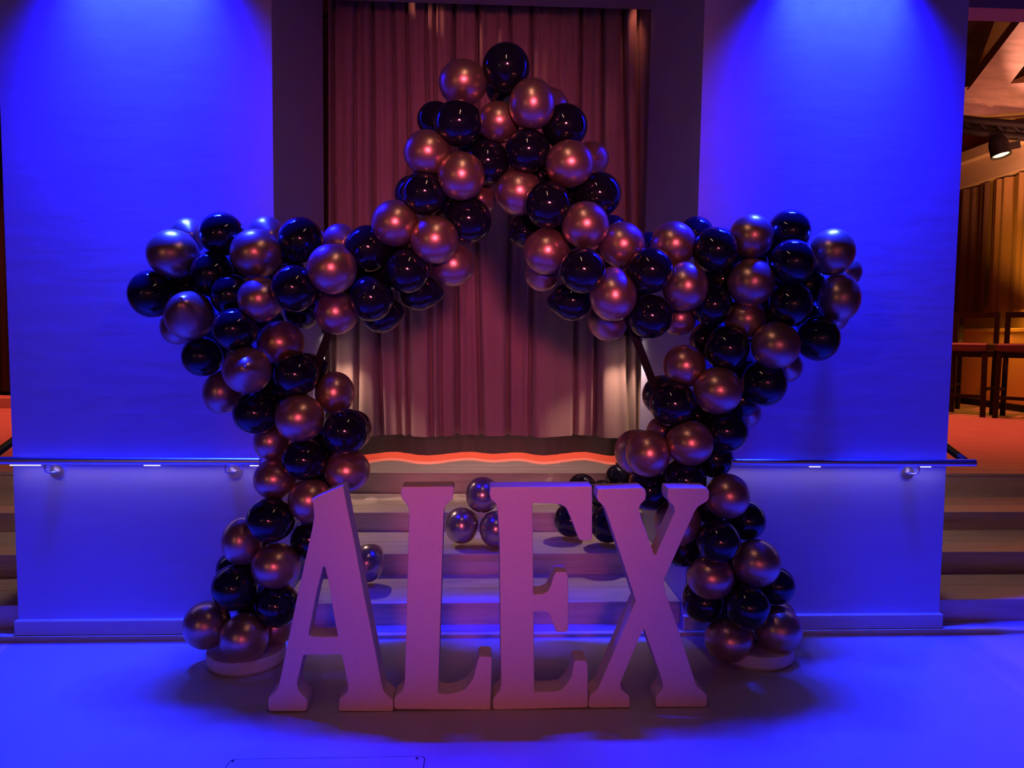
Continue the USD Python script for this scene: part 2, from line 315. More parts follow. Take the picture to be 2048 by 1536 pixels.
# ------------------------------------------------------------------ star frame
YS = -.30
KNOTS = [(-1.363, 1.67, (0.1, -1, 0.52)), (-1.079, 1.427, (0.25, -1, 0.15)), (0.564, 1.779, (0.02, 0.35, 1))]
fr = thing('star_frame', 'dark bar frame of the balloon star standing on two round white plates', 'frame')
def star(p, q): return tuple(px_y(p, q, YS))
outline = [(1012, 150), (1160, 505), (1630, 560), (1400, 770), (1500, 1255), None, (480, 1255), (620, 800), (345, 560), (830, 525), (1012, 150)]
for a, b in zip(outline[:-1], outline[1:]):
    if a and b: obj('frame_bar', bar(star(*a), star(*b), .02, .02), M_DARKSTEEL, fr)
obj('brace_bar', bar(star(1254, 632), star(1318, 796), .034, .03), M_DARKSTEEL, fr)
obj('brace_bar', bar(star(674, 622), star(624, 757), .034, .03), M_DARKSTEEL, fr)
for cx in (-1.165, 1.345):
    prof = [(0, .012), (.165, .012), (.168, 0), (.182, .014), (.184, .02), (.184, .066), (.180, .071), (0, .072)]
    m = lathe(prof, 56); m.apply_translation((cx, -.305, 0)); obj('base_plate', m, M_PLATE, fr, 30)
    obj('post', cyl((cx, -.305, .07), (cx, YS, .19), .012), M_DARKSTEEL, fr)

# ------------------------------------------------------------------ balloons
TABLE = '''K,0,0.02,0.069,-0.356,2.830,0.1040,0.1022,0,0
K,1,0.11,0.084,-0.163,2.801,0.1025,0.0953,1,0
G,0,0.18,-0.130,-0.331,2.763,0.1067,0.0992,0,1
G,1,0.23,0.186,-0.427,2.644,0.1001,0.1088,0,1
G,1,0.28,0.287,-0.170,2.713,0.0904,0.0849,1,1
K,1,0.39,0.346,-0.338,2.574,0.1028,0.0975,0,1
K,0,0.38,-0.146,-0.468,2.541,0.1029,0.0975,0,1
K,0,0.41,-0.261,-0.212,2.625,0.0862,0.0817,1,1
G,0,0.29,0.037,-0.319,2.590,0.0962,0.0908,0,0
K,1,0.43,0.171,-0.383,2.446,0.0995,0.0950,0,0
G,0,0.58,-0.286,-0.444,2.413,0.1011,0.0972,0,1
K,0,0.49,-0.015,-0.294,2.410,0.1041,0.0999,0,0
G,0,0.61,-0.133,-0.481,2.306,0.1008,0.1017,0,0
G,1,0.57,0.362,-0.425,2.382,0.1052,0.1012,0,1
G,1,0.59,0.498,-0.170,2.465,0.0833,0.0803,1,1
K,0,0.77,-0.300,-0.431,2.237,0.0972,0.0949,0,1
K,0,0.79,-0.370,-0.161,2.281,0.0899,0.0879,1,1
G,1,0.6,0.135,-0.317,2.269,0.1064,0.1031,0,0
K,1,0.71,0.264,-0.439,2.192,0.1030,0.1003,0,0
K,1,0.76,0.510,-0.333,2.263,0.1034,0.1009,0,1
G,0,0.67,-0.047,-0.170,2.264,0.0785,0.0763,1,0
G,0,0.97,-0.435,-0.412,2.101,0.1019,0.1008,0,1
G,0,0.96,-0.253,-0.437,2.026,0.1044,0.1031,0,0
K,0,0.8,-0.102,-0.364,2.129,0.1047,0.1025,0,0
K,1,0.78,0.172,-0.196,2.106,0.0809,0.0793,0,0
G,1,0.87,0.433,-0.463,2.101,0.1023,0.1006,0,1
G,1,0.91,0.267,-0.365,1.989,0.1032,0.1017,0,0
G,1,1.0,0.623,-0.357,2.026,0.1029,0.1023,0,1
K,1,0.95,0.604,-0.170,2.109,0.0837,0.0827,1,1
G,3,0.69,0.873,-0.340,2.034,0.1025,0.1030,0,1
K,3,0.6,1.032,-0.170,2.108,0.0825,0.0833,1,1
K,3,0.8,0.791,-0.170,2.038,0.0736,0.0736,1,1
K,3,1.0,0.416,-0.527,1.889,0.0986,0.0979,0,1
G,3,0.95,0.564,-0.485,1.779,0.1020,0.1091,0,0
G,1,1.0,0.262,-0.187,1.898,0.0814,0.0806,0,0
K,3,1.0,0.405,-0.230,1.765,0.0929,0.0926,0,0
K,3,0.79,0.736,-0.465,1.899,0.0995,0.1001,0,1
G,3,0.65,0.910,-0.433,1.830,0.0999,0.1086,0,0
G,3,0.98,0.591,-0.204,1.670,0.0934,0.0939,0,0
K,3,0.8,0.760,-0.383,1.690,0.1000,0.1013,0,0
G,3,0.69,0.931,-0.263,1.685,0.0789,0.0805,0,0
K,3,0.52,1.057,-0.400,2.004,0.0997,0.1017,0,1
G,3,0.37,1.236,-0.375,2.073,0.0970,0.0999,0,1
K,3,0.22,1.438,-0.328,2.106,0.0947,0.0989,0,1
K,3,0.21,1.398,-0.469,1.946,0.0955,0.1006,0,1
G,3,0.05,1.627,-0.383,2.005,0.0984,0.1054,0,1
G,3,0.0,1.804,-0.170,1.933,0.0715,0.0774,1,0
G,3,0.39,1.224,-0.426,1.853,0.1027,0.1068,0,0
G,3,0.03,1.671,-0.374,1.788,0.0943,0.1094,0,0
G,5,0.0,1.795,-0.083,1.708,0.0667,0.0723,1,0
K,3,0.23,1.408,-0.446,1.752,0.0943,0.1000,0,0
K,3,0.55,1.061,-0.364,1.748,0.0921,0.0948,0,0
G,3,0.42,1.232,-0.340,1.684,0.0920,0.0959,0,0
K,5,0.51,1.129,-0.397,1.542,0.0981,0.1019,0,0
G,5,0.25,1.332,-0.473,1.560,0.1054,0.1046,0,0
K,5,0.01,1.575,-0.382,1.594,0.0954,0.1028,0,0
G,5,0.26,1.517,-0.170,1.450,0.0715,0.0762,1,1
K,5,0.57,1.099,-0.212,1.576,0.0916,0.0945,1,0
G,5,0.79,0.941,-0.340,1.455,0.0963,0.0988,0,0
G,5,0.7,1.080,-0.425,1.344,0.1094,0.1063,0,0
K,5,0.43,1.316,-0.388,1.379,0.1020,0.1076,0,1
G,5,0.63,1.326,-0.133,1.210,0.0711,0.0744,1,1
K,5,0.97,0.883,-0.373,1.274,0.1053,0.1029,0,0
K,5,1.0,0.874,-0.189,1.302,0.0936,0.0955,1,0
G,5,1.0,0.883,-0.171,1.113,0.0745,0.0758,1,0
G,7,0.0,0.953,-0.425,1.094,0.1061,0.1016,0,0
G,5,1.0,0.763,-0.391,1.038,0.1011,0.1070,0,0
G,5,1.0,0.747,-0.197,1.017,0.1018,0.1079,1,0
K,5,0.8,1.139,-0.365,1.144,0.1068,0.0987,0,1
K,7,0.06,1.127,-0.255,0.992,0.0890,0.0917,1,1
K,7,0.13,0.951,-0.352,0.902,0.1017,0.1035,0,0
G,7,0.27,1.151,-0.400,0.834,0.0993,0.1022,0,1
K,7,0.42,1.299,-0.255,0.678,0.0911,0.0939,0,1
K,7,0.48,1.104,-0.428,0.620,0.0992,0.1007,0,0
G,7,0.64,1.307,-0.390,0.503,0.1086,0.1086,0,1
G,7,0.65,1.084,-0.386,0.431,0.1080,0.0988,0,0
K,7,0.79,1.443,-0.304,0.361,0.0872,0.0892,0,1
K,7,0.85,1.251,-0.432,0.303,0.1034,0.1039,0,1
K,7,0.76,1.081,-0.280,0.271,0.0971,0.0962,0,0
G,7,0.98,1.188,-0.376,0.117,0.1131,0.0998,0,0
G,7,1.0,1.436,-0.356,0.157,0.1118,0.1103,0,1
G,7,0.94,1.544,-0.124,0.136,0.0743,0.0754,1,1
G,7,0.32,0.931,-0.327,0.690,0.1077,0.1085,1,0
K,7,0.45,0.983,-0.214,0.537,0.0989,0.0991,1,0
K,7,0.12,0.803,-0.255,0.833,0.0980,0.0986,0,0
K,5,0.89,1.069,-0.196,1.183,0.0929,0.0957,1,0
K,5,0.53,1.280,-0.144,1.417,0.0879,0.0918,1,0
K,3,0.31,1.444,-0.096,1.886,0.0874,0.0915,1,0
K,3,0.87,0.713,-0.196,1.812,0.0883,0.0887,1,0
G,2,0.03,-1.467,-0.333,1.956,0.1099,0.1074,0,1
G,2,0.09,-1.457,-0.175,2.056,0.0800,0.0855,1,1
K,2,0.23,-1.246,-0.323,2.052,0.0955,0.0959,0,1
G,2,0.42,-1.079,-0.185,2.066,0.0852,0.0880,1,1
G,2,0.38,-1.068,-0.402,1.956,0.1081,0.1058,0,1
K,2,0.57,-0.878,-0.340,2.028,0.0987,0.1007,0,1
K,2,0.21,-1.284,-0.347,1.863,0.0947,0.1009,0,0
G,2,0.73,-0.723,-0.204,2.040,0.0803,0.0810,1,1
G,2,0.71,-0.694,-0.560,1.878,0.1024,0.1041,0,1
K,2,0.0,-1.578,-0.317,1.771,0.0968,0.1043,0,0
G,4,0.0,-1.363,-0.425,1.670,0.1045,0.1064,0,0
G,4,0.0,-1.511,-0.187,1.619,0.0754,0.0824,1,0
K,4,0.24,-1.137,-0.498,1.609,0.0922,0.0914,0,0
G,2,0.42,-1.028,-0.481,1.744,0.0936,0.0958,0,0
K,2,0.56,-0.865,-0.539,1.792,0.0932,0.0985,0,0
K,2,0.6,-0.924,-0.123,1.710,0.0862,0.0891,1,0
G,2,0.74,-0.715,-0.349,1.693,0.0958,0.0980,0,0
K,4,0.15,-1.339,-0.340,1.482,0.0886,0.0888,0,0
G,4,0.52,-0.979,-0.327,1.548,0.1036,0.0988,0,0
G,4,0.43,-1.079,-0.521,1.427,0.1009,0.0981,0,0
K,4,0.7,-0.890,-0.403,1.402,0.0978,0.0949,0,0
K,4,0.74,-0.885,-0.231,1.409,0.0843,0.0874,1,0
G,4,0.37,-1.264,-0.289,1.309,0.0867,0.1001,0,1
K,4,0.61,-1.083,-0.376,1.221,0.1017,0.0956,0,1
G,4,0.96,-0.734,-0.297,1.311,0.0885,0.0981,0,0
G,4,0.86,-0.870,-0.428,1.205,0.1065,0.1037,0,1
K,4,1.0,-0.665,-0.397,1.139,0.1004,0.1026,0,0
K,4,1.0,-0.667,-0.216,1.125,0.0913,0.0932,1,0
G,4,0.78,-1.037,-0.293,1.075,0.0799,0.0860,0,1
K,6,0.05,-0.862,-0.367,1.001,0.1045,0.0938,0,1
G,6,0.03,-0.671,-0.330,0.942,0.1027,0.0974,0,0
G,6,0.2,-1.012,-0.331,0.901,0.0954,0.0921,0,1
G,6,0.24,-0.833,-0.392,0.813,0.0975,0.0998,0,0
K,6,0.4,-1.017,-0.401,0.721,0.1070,0.0991,0,1
G,6,0.55,-1.164,-0.348,0.606,0.0895,0.1071,0,1
K,6,0.42,-0.853,-0.297,0.601,0.0935,0.0948,1,0
G,6,0.61,-0.994,-0.400,0.503,0.1077,0.1006,0,0
K,6,0.7,-1.272,-0.166,0.416,0.0751,0.0778,1,1
K,6,0.79,-1.193,-0.383,0.393,0.0997,0.1026,0,1
K,6,0.79,-0.997,-0.371,0.302,0.0977,0.0982,0,0
G,6,1.0,-1.333,-0.358,0.203,0.1037,0.1066,0,1
G,6,1.0,-1.137,-0.423,0.167,0.1062,0.1068,0,0
G,6,0.89,-1.030,-0.270,0.160,0.0842,0.0840,1,0
K,2,0.86,-0.569,-0.324,1.995,0.1038,0.1040,0,1
K,2,1.0,-0.380,-0.391,1.890,0.0964,0.1008,0,1
K,2,1.0,-0.340,-0.230,1.805,0.0916,0.0916,0,0
K,2,0.89,-0.546,-0.391,1.759,0.0956,0.1012,0,0
K,2,0.93,-0.521,-0.229,1.694,0.0885,0.0894,1,0
G,0,1.0,-0.174,-0.272,1.929,0.0981,0.0972,0,0
K,2,0.45,-1.086,-0.206,1.633,0.0877,0.0920,1,0
K,2,0.84,-0.632,-0.099,1.888,0.0933,0.0941,1,1
K,6,0.0,-0.808,-0.171,1.041,0.0868,0.0892,1,0
K,4,0.67,-1.029,-0.207,1.292,0.0887,0.0929,1,0
K,6,0.11,-0.788,-0.217,0.874,0.0861,0.0880,1,0
K,2,0.1,-1.473,-0.170,1.818,0.0892,0.0965,1,0
K,2,0.29,-1.181,-0.408,1.766,0.0856,0.0908,0,0
K,2,0.3,-1.232,-0.186,1.885,0.0774,0.0816,1,0
K,2,0.67,-0.817,-0.224,1.780,0.0844,0.0865,1,0
K,2,0.49,-1.005,-0.229,1.921,0.0872,0.0902,1,1
K,2,0.77,-0.686,-0.285,1.849,0.0836,0.0848,1,0
K,3,0.31,1.393,-0.272,1.707,0.0881,0.0929,1,0
K,3,0.17,1.569,-0.230,1.858,0.0879,0.0936,1,0
K,5,0.0,1.658,-0.147,1.687,0.0851,0.0914,1,0
K,3,0.51,1.128,-0.266,1.875,0.0895,0.0920,1,0
K,3,0.38,1.283,-0.244,1.964,0.0844,0.0875,1,1
K,3,0.3,1.411,-0.167,2.035,0.0856,0.0891,1,1
K,0,0.43,-0.073,-0.178,2.531,0.0877,0.0836,1,0
K,1,0.55,0.267,-0.225,2.396,0.0920,0.0886,1,0
K,1,0.71,0.393,-0.200,2.283,0.0879,0.0855,1,0
K,0,0.74,-0.191,-0.255,2.239,0.0860,0.0838,1,0
K,1,0.88,0.370,-0.212,2.087,0.0879,0.0864,1,0
K,0,1.0,-0.381,-0.260,2.022,0.0903,0.0896,1,1
K,2,0.95,-0.484,-0.187,1.908,0.0918,0.0919,1,1
K,1,1.0,0.571,-0.205,1.945,0.0881,0.0877,1,1
K,4,0.21,-1.308,-0.188,1.533,0.0773,0.0828,1,0
K,4,0.52,-1.070,-0.182,1.462,0.0840,0.0883,1,0
K,5,0.62,1.253,-0.245,1.284,0.0857,0.0896,1,1
K,7,0.29,1.121,-0.230,0.751,0.0877,0.0895,1,0
K,7,0.65,1.262,-0.222,0.415,0.0926,0.0938,1,0
K,7,0.77,1.210,-0.160,0.236,0.0899,0.0897,1,0
K,6,0.62,-1.142,-0.228,0.477,0.0839,0.0864,1,1
K,6,0.83,-1.157,-0.187,0.236,0.0899,0.0911,1,0'''
SEG = ["down the %s side of the peak's left slope", "down the %s side of the peak's right slope", 'inward along the %s left arm', 'inward along the %s right arm',
       'down the %s side of the left lower limb', 'down the %s side of the right lower limb', 'down the %s side of the left leg', 'down the %s side of the right leg']
rows = []
for l in TABLE.split('\n'):
    c = l.split(','); g = 1.055; rows.append((c[0], int(c[1]), float(c[2]), *map(float, c[3:6]), g*float(c[6]), g*float(c[7]), int(c[8]), int(c[9])))
ICO = trimesh.creation.icosphere(4)
def balloon_verts(c, rx, rz, neck):
    """a latex balloon: nearly round, drawn out towards its neck"""
    u = np.array(ICO.vertices); n = np.array(neck, float)/np.linalg.norm(neck); t = u@n
    s = np.clip(t, 0, 1)
    k = 1+.10*s**3+.16*s**12
    v = u*k[:, None]; lat = v-np.outer(v@n, n); v = v-lat*(.10*s**2)[:, None]
    return np.array(c)+v*np.array([rx, (rx+rz)/2, rz])
star_c = np.array([.09, YS, 1.75])
cs = np.array([r[3:6] for r in rows]); rr = np.array([(r[6]+r[7])/2 for r in rows])
verts = []
FORE = {}                                     # balloons whose knot faces the viewer, and one hanging by its neck
for i, r in enumerate(rows):
    q = cs[i]; d = np.array([0, YS+.02-q[1], 0])+np.array([star_c[0]-q[0], 0, star_c[2]-q[2]])*.02+np.array([0, .05, 0])
    px = (q[0], q[2])
    if r[0] == 'G' and not r[8]:
        for tx, tz, nd in KNOTS:
            if abs(q[0]-tx) < .05 and abs(q[2]-tz) < .05: d = np.array(nd); FORE[i] = d
    verts.append(balloon_verts(q, r[6], r[7], d))
# where two balloons press on each other they flatten along their common plane
for i in range(len(rows)):
    for j in range(len(rows)):
        if i == j: continue
        d = cs[j]-cs[i]; L = np.linalg.norm(d)
        if L < (rr[i]+rr[j])*1.12:
            n = d/L; a = (L*L+rr[i]**2-rr[j]**2)/(2*L)-.0008
            h = (verts[i]-cs[i])@n-a
            verts[i] = verts[i]-np.outer(np.maximum(h, 0), n)
cnt = {}
order = sorted(range(len(rows)), key=lambda i: (rows[i][1], rows[i][2]))
for i in order:
    col, sg, t, x, y, z, rx, rz, back, outer = rows[i]
    k = (col, sg, back, outer); cnt[k] = cnt.get(k, 0)+1
    cw = 'black' if col == 'K' else 'bronze'
    where = SEG[sg] % (('upper' if outer else 'lower') if sg in (2, 3) else ('outer' if outer else 'inner'))
    lab = ('half-hidden %s balloon, %s %s' if back else 'fully seen %s balloon, %s %s') % (cw, ordinal(cnt[k]), where)
    grp = '%s balloons tied to the star arch' % cw
    mm = trimesh.Trimesh(verts[i]-cs[i], ICO.faces, process=False)
    mt = M_BLACK if col == 'K' else M_BRONZE
    nm = 'black_balloon' if col == 'K' else 'bronze_balloon'
    if i in FORE and FORE[i][1] < 0:
        b = thing(nm, lab, 'balloon', (x, y, z), 0, grp); obj('skin', mm, mt, b, True)
        n = FORE[i]/np.linalg.norm(FORE[i]); R0 = (rx+rz)/2
        kn = lathe([(0, -.004), (.010, -.004), (.007, .006), (.005, .010), (.008, .013), (.0085, .017), (.004, .026), (0, .027)], 14)
        kn.apply_transform(trimesh.geometry.align_vectors([0, 0, 1], n)); kn.apply_translation(n*R0*1.235); obj('knot', kn, mt, b, True)
    else:
        m = obj(nm, mm, mt, None, True); UsdGeom.Xformable(m).AddTranslateOp().Set(Gf.Vec3d(x, y, z)); tag(m, lab, 'balloon', grp)
# loose balloons lying on the steps: pixel, depth y, radius, colour, label
def loose(px, py, y, r, rz, col, lab, grp, neck):
    c = px_y(px, py, y); v = balloon_verts((0, 0, 0), r, rz, neck)
    m = obj('black_balloon' if col is M_BLACK else 'champagne_balloon', trimesh.Trimesh(v, ICO.faces, process=False), col, None, True)
    UsdGeom.Xformable(m).AddTranslateOp().Set(Gf.Vec3d(*map(float, c))); tag(m, lab, 'balloon', grp)
G1, G2 = 'loose champagne balloons on the steps', 'loose black balloons on the steps'
loose(736, 1126, .36, .094, .108, M_SILVER, 'loose champagne balloon on the lowest step, beside the letter A', G1, (.3, .5, .3))
loose(923, 1051, .70, .105, .112, M_SILVER, 'loose champagne balloon, left of the two on the second step', G1, (.5, .5, .2))
loose(992, 1058, .655, .104, .112, M_SILVER, 'loose champagne balloon on the second step, half behind the letter E', G1, (-.4, .6, .2))
loose(965, 990, .72, .106, .112, M_SILVER, 'loose champagne balloon resting on top of two others', G1, (0, .6, -.5))
loose(1141, 1040, .84, .108, .108, M_BLACK, 'loose black balloon under the top arm of the letter E', G2, (.5, .5, 0))
loose(1215, 1047, .70, .112, .120, M_BLACK, 'loose black balloon between the letters E and X', G2, (.2, .6, .3))
loose(1164, 976, 1.25, .102, .102, M_BLACK, 'loose black balloon peeping over the top right corner of the letter E', G2, (.3, .5, .2))
loose(1204, 988, 1.14, .096, .096, M_BLACK, 'loose black balloon just behind the gap between letters E and X', G2, (0, .6, .3))
loose(1237, 955, 1.40, .096, .096, M_BLACK, 'loose black balloon furthest back, above the left top of the letter X', G2, (0, .6, .2))

# ------------------------------------------------------------------ foam letters
YL, DL = -.812, .107
A_OUT = [(619.6,1000.5),(634,992.9),(682.8,972),(686.4,973.4),(689.8,990.5),(712,1100.3),(728.4,1190),(749.5,1294),(762.5,1364),(767.4,1382),(774,1389),(784.5,1398),(786.5,1401.6),(787,1419.5),(783.7,1422.4),(680.3,1422.4),(677.6,1419.5),(678.2,1398.3),(690.9,1387.8),(695.8,1378.8),(695,1365.8),(683.6,1309.6),(680.3,1308.8),(607.9,1310),(606.3,1312),(594,1365.8),(595.7,1378.8),(603,1387.8),(612.8,1396.7),(615.2,1403.2),(614,1418),(610.3,1422.8),(539.5,1422.8),(536.3,1418),(536,1398.4),(539.5,1391.8),(552.6,1382),(557.4,1370.7),(568.8,1317),(578.6,1269.8),(594.9,1190),(624.2,1057.2),(628.2,1032.8),(625.5,1005)]
A_IN = [(648.6,1128.8),(651,1137),(660.8,1184),(664.9,1214.4),(675.5,1271.4),(673,1273),(625.8,1272.7),(619.3,1270.6),(617.7,1266.5),(632.3,1190),(646.2,1133.7)]
L_OUT = [(804.4,976.1),(801.2,984),(802,997),(806,1002.7),(815,1014),(818.3,1024.6),(817.1,1062),(814.2,1190),(809.3,1369),(804.4,1384.5),(789.8,1396.7),(787.8,1403.2),(788.1,1416.3),(791.4,1421.5),(981,1422.8),(983.5,1323.5),(981.8,1316.2),(959.9,1315.3),(956.6,1320.2),(946,1360.9),(931.4,1380.5),(915.1,1387.8),(894,1391.8),(876.4,1388.9),(882.6,1190),(887.4,1027.9),(889.9,1014.9),(905.3,1000.2),(907.8,980.7),(905.3,975.5)]
E_OUT = [(981.2,974.5),(978.7,988.8),(981.2,998.6),(990.9,1006.7),(995,1016.5),(999,1086.5),(999.9,1190),(1000.7,1255),(1002,1369),(999,1382),(987.7,1395),(985.2,1403.2),(986,1417),(990,1420.3),(1173.2,1416),(1176.2,1413),(1175.7,1336.5),(1173.2,1321.9),(1150.5,1321),(1147.2,1328.4),(1143.1,1352.8),(1132.5,1370.7),(1121.2,1381.3),(1103.2,1383.7),(1068.7,1384),(1067.1,1223.4),(1090.2,1223),(1098.4,1228.3),(1112.2,1263.3),(1114.6,1264.9),(1132.5,1264.9),(1136.6,1260),(1136.6,1190),(1135.8,1151.6),(1133.4,1143.8),(1112.2,1144.3),(1107.3,1151.6),(1101.6,1171.2),(1095.9,1182.5),(1085.3,1188.2),(1066.6,1189),(1065.8,1086.5),(1064.7,1006.7),(1106.5,1007.6),(1122.8,1010),(1132.5,1016.5),(1140.7,1034.4),(1157.8,1078.4),(1163.5,1082),(1179.8,1082),(1184.6,1077.5),(1184.6,972.6)]
X_OUT = [(1195,978.3),(1193.4,995.3),(1195.8,1002.7),(1207.2,1013.3),(1213.7,1027.9),(1267.4,1190),(1271.5,1203),(1199,1370.7),(1195,1378.8),(1180.3,1391),(1177.6,1398.4),(1177,1414.6),(1182.8,1417),(1257.7,1416.3),(1259.6,1413),(1259.6,1396.7),(1256,1390),(1243,1380.5),(1240.6,1369),(1264.2,1310.5),(1287.8,1256.7),(1290.2,1264.9),(1324.4,1362.5),(1326,1374),(1322.8,1381.3),(1313,1391.9),(1311.4,1398.4),(1311.4,1412.2),(1314.6,1415.4),(1410.7,1415.4),(1413.9,1411.4),(1413.9,1391.9),(1405.8,1383.7),(1394.4,1374),(1389.5,1361),(1357,1260),(1332.5,1190),(1327.7,1167.9),(1329.3,1158),(1389.5,1024.6),(1396,1014.9),(1412.3,1005),(1418,998.6),(1418.5,984),(1413.9,976.6),(1336.6,976.6),(1335,982.3),(1335,995.3),(1339,1005),(1348,1013.3),(1349.6,1024.6),(1309.8,1114.2),(1282.1,1036),(1278,1018),(1281.3,1010),(1291,1000),(1292.7,988.8),(1290.2,979.9),(1286,976)]
def letter(outer, inner, label):
    f = lambda P: [(float(q[0]), float(q[2])) for q in (px_y(a, b, YL) for a, b in P)]
    po = Polygon(f(outer), [f(inner)] if inner else None).buffer(0)
    zb = po.bounds[1]
    po = po.buffer(.005).buffer(-.010).buffer(.005)
    po = po.simplify(.0004)
    cham = .004; rings_V, rings_F, off = [], [], 0
    inset = po.buffer(-cham, join_style=2)
    tri_v, tri_f = trimesh.creation.triangulate_polygon(inset, engine='earcut')
    V = np.c_[tri_v[:, 0], 0*tri_v[:, 0], tri_v[:, 1]]
    parts = [trimesh.Trimesh(V, tri_f, process=False)]
    # rounded edge and sides: offset rings resampled to the same count
    from shapely.geometry import LineString
    def resample(ring, ref):
        ls = LineString(ring.coords); return np.array([ls.interpolate(ls.project(q)).coords[0] for q in ref])
    from shapely.geometry import Point
    rings = lambda p: [p.exterior]+list(p.interiors)
    for ro, ri in zip(rings(po), rings(inset)):
        L = ro.length; cnt_ = max(60, int(L/.006)); s = set(np.linspace(0, L, cnt_, endpoint=False))
        s |= {ro.project(Point(c)) for c in ro.coords[:-1]}; s = sorted(s)
        A = np.array([ro.interpolate(q).coords[0] for q in s]); B_ = resample(ri, [Point(a) for a in A])
        n = len(A); Y = [(B_, 0.), ((A+B_)/2+(A-B_)*.21, cham*.29), (A, cham), (A, DL-cham), (B_, DL)]
        V = np.vstack([np.c_[P[:, 0], np.full(n, yy), P[:, 1]] for P, yy in Y]); Fc = []
        for k in range(len(Y)-1):
            i = np.arange(n); j = (i+1) % n
            Fc.append(np.c_[k*n+i, k*n+j, (k+1)*n+j]); Fc.append(np.c_[k*n+i, (k+1)*n+j, (k+1)*n+i])
        parts.append(trimesh.Trimesh(V, np.vstack(Fc), process=False))
    b = parts[0].copy(); b.apply_translation((0, DL, 0)); parts.append(b)
    m = trimesh.util.concatenate(parts); m.merge_vertices(digits_vertex=6); m.update_faces(m.nondegenerate_faces()); m.fix_normals()
    m.apply_translation((0, YL, -m.bounds[0][2]+.0005))
    tag(obj('foam_letter', m, M_FOAM, None, 25), label, 'letter', 'big foam letters in front of the star')
letter(A_OUT, A_IN, 'large pale foam letter A with slab feet, standing on the hall floor')
letter(L_OUT, None, 'large pale foam letter L standing between the letters A and E')
letter(E_OUT, None, 'large pale foam letter E standing between the letters L and X')
letter(X_OUT, None, 'large pale foam letter X at the right end of the word')

# ------------------------------------------------------------------ floor hatch
h = thing('floor_hatch', 'flat metal hatch let into the hall floor in front of the letters', 'hatch')
hx0, hx1, hy0, hy1 = -.968, -.240, -1.75, -1.155
def oct_plate(x0, x1, y0, y1, c, z0, z1):
    m = trimesh.creation.extrude_polygon(Polygon([(x0+c, y0), (x1-c, y0), (x1, y0+c), (x1, y1-c), (x1-c, y1), (x0+c, y1), (x0, y1-c), (x0, y0+c)]), z1-z0, engine='earcut'); m.apply_translation((0, 0, z0)); return m
obj('seam', oct_plate(hx0, hx1, hy0, hy1, .012, -.01, .0006), M_GROOVE, h)
obj('rim', oct_plate(hx0+.0035, hx1-.0035, hy0+.0035, hy1-.0035, .012, -.01, .0014), M_HATCH, h)
obj('lid', oct_plate(hx0+.006, hx1-.022, hy0+.022, hy1-.012, .022, -.01, .0024), M_HATCH, h)
for sx in (hx0+.014, hx1-.030):
    for sy in (hy0+.03, hy1-.016): obj('screw', cyl((sx, sy, 0), (sx, sy, .0034), .0055, 14), M_GROOVE, h)

# ------------------------------------------------------------------ bar room seen past the right wall
XW = 8.0
P = lambda a, b, x=XW: px_x(a, b, x)
zt, zb = 4.03, 2.0
def side_drape(y0, y1, amp, freq, ph, m, label):
    n = int((y1-y0)*110); ys = np.linspace(y0, y1, n); zs = np.linspace(zb, zt, 14)
    Yg, Zg = np.meshgrid(ys, zs); t = (Zg-zb)/(zt-zb)
    Xg = XW-.10+amp*np.sin(Yg*freq+ph+1.2*np.sin(Yg*2.1))+amp*.4*np.sin(Yg*freq*2.7+ph)*(.5+t)
    V = np.c_[Xg.ravel(), Yg.ravel(), Zg.ravel()]; k, w = Xg.shape; i, j = np.meshgrid(np.arange(k-1), np.arange(w-1), indexing='ij'); a = (i*w+j).ravel()
    q = np.c_[a, a+w, a+w+1, a+1]; Fc = np.vstack([q[:, [0, 1, 2]], q[:, [0, 2, 3]]])
    me = trimesh.Trimesh(np.vstack([V, V+[.004, 0, 0]]), np.vstack([Fc, Fc[:, ::-1]+len(V)]), process=False)
    tag(obj('wall_drape', me, m, None, True), label, 'drape')
ysp = float(P(1988, 500)[1])
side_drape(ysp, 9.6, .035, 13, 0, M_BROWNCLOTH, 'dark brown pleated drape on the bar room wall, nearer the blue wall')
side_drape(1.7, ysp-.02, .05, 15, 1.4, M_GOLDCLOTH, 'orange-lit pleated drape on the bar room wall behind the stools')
struct('wall_bar', box(XW, XW+.12, 1.3, 13, .563, ZC), M_PANEL)
obj_ = struct('trim_5', cbox(XW-.16, XW, 1.4, 12.9, 4.06, 4.5, .01), M_CORNICE, 'plaster cornice band above the drapes', 'cornice')
struct('trim_6', cbox(XW-.30, XW-.16, 1.4, 12.9, 4.42, 4.6, .01), M_CORNICE, 'projecting upper cornice step above the drapes', 'cornice')
lb = thing('wall_bench', 'long bar ledge glowing orange along the wall under the drapes', 'bench')
obj('ledge', cbox(XW-.32, XW, 5.0, 10.2, 1.70, 1.76, .01), M_PANEL, lb)
obj('front_panel', box(XW-.26, XW-.22, 5.0, 10.2, .563, 1.70), M_PANEL, lb)
obj('foot_board', cbox(XW-.30, XW-.22, 5.0, 10.2, .563, .66, .006), M_BLACKWOOD, lb)
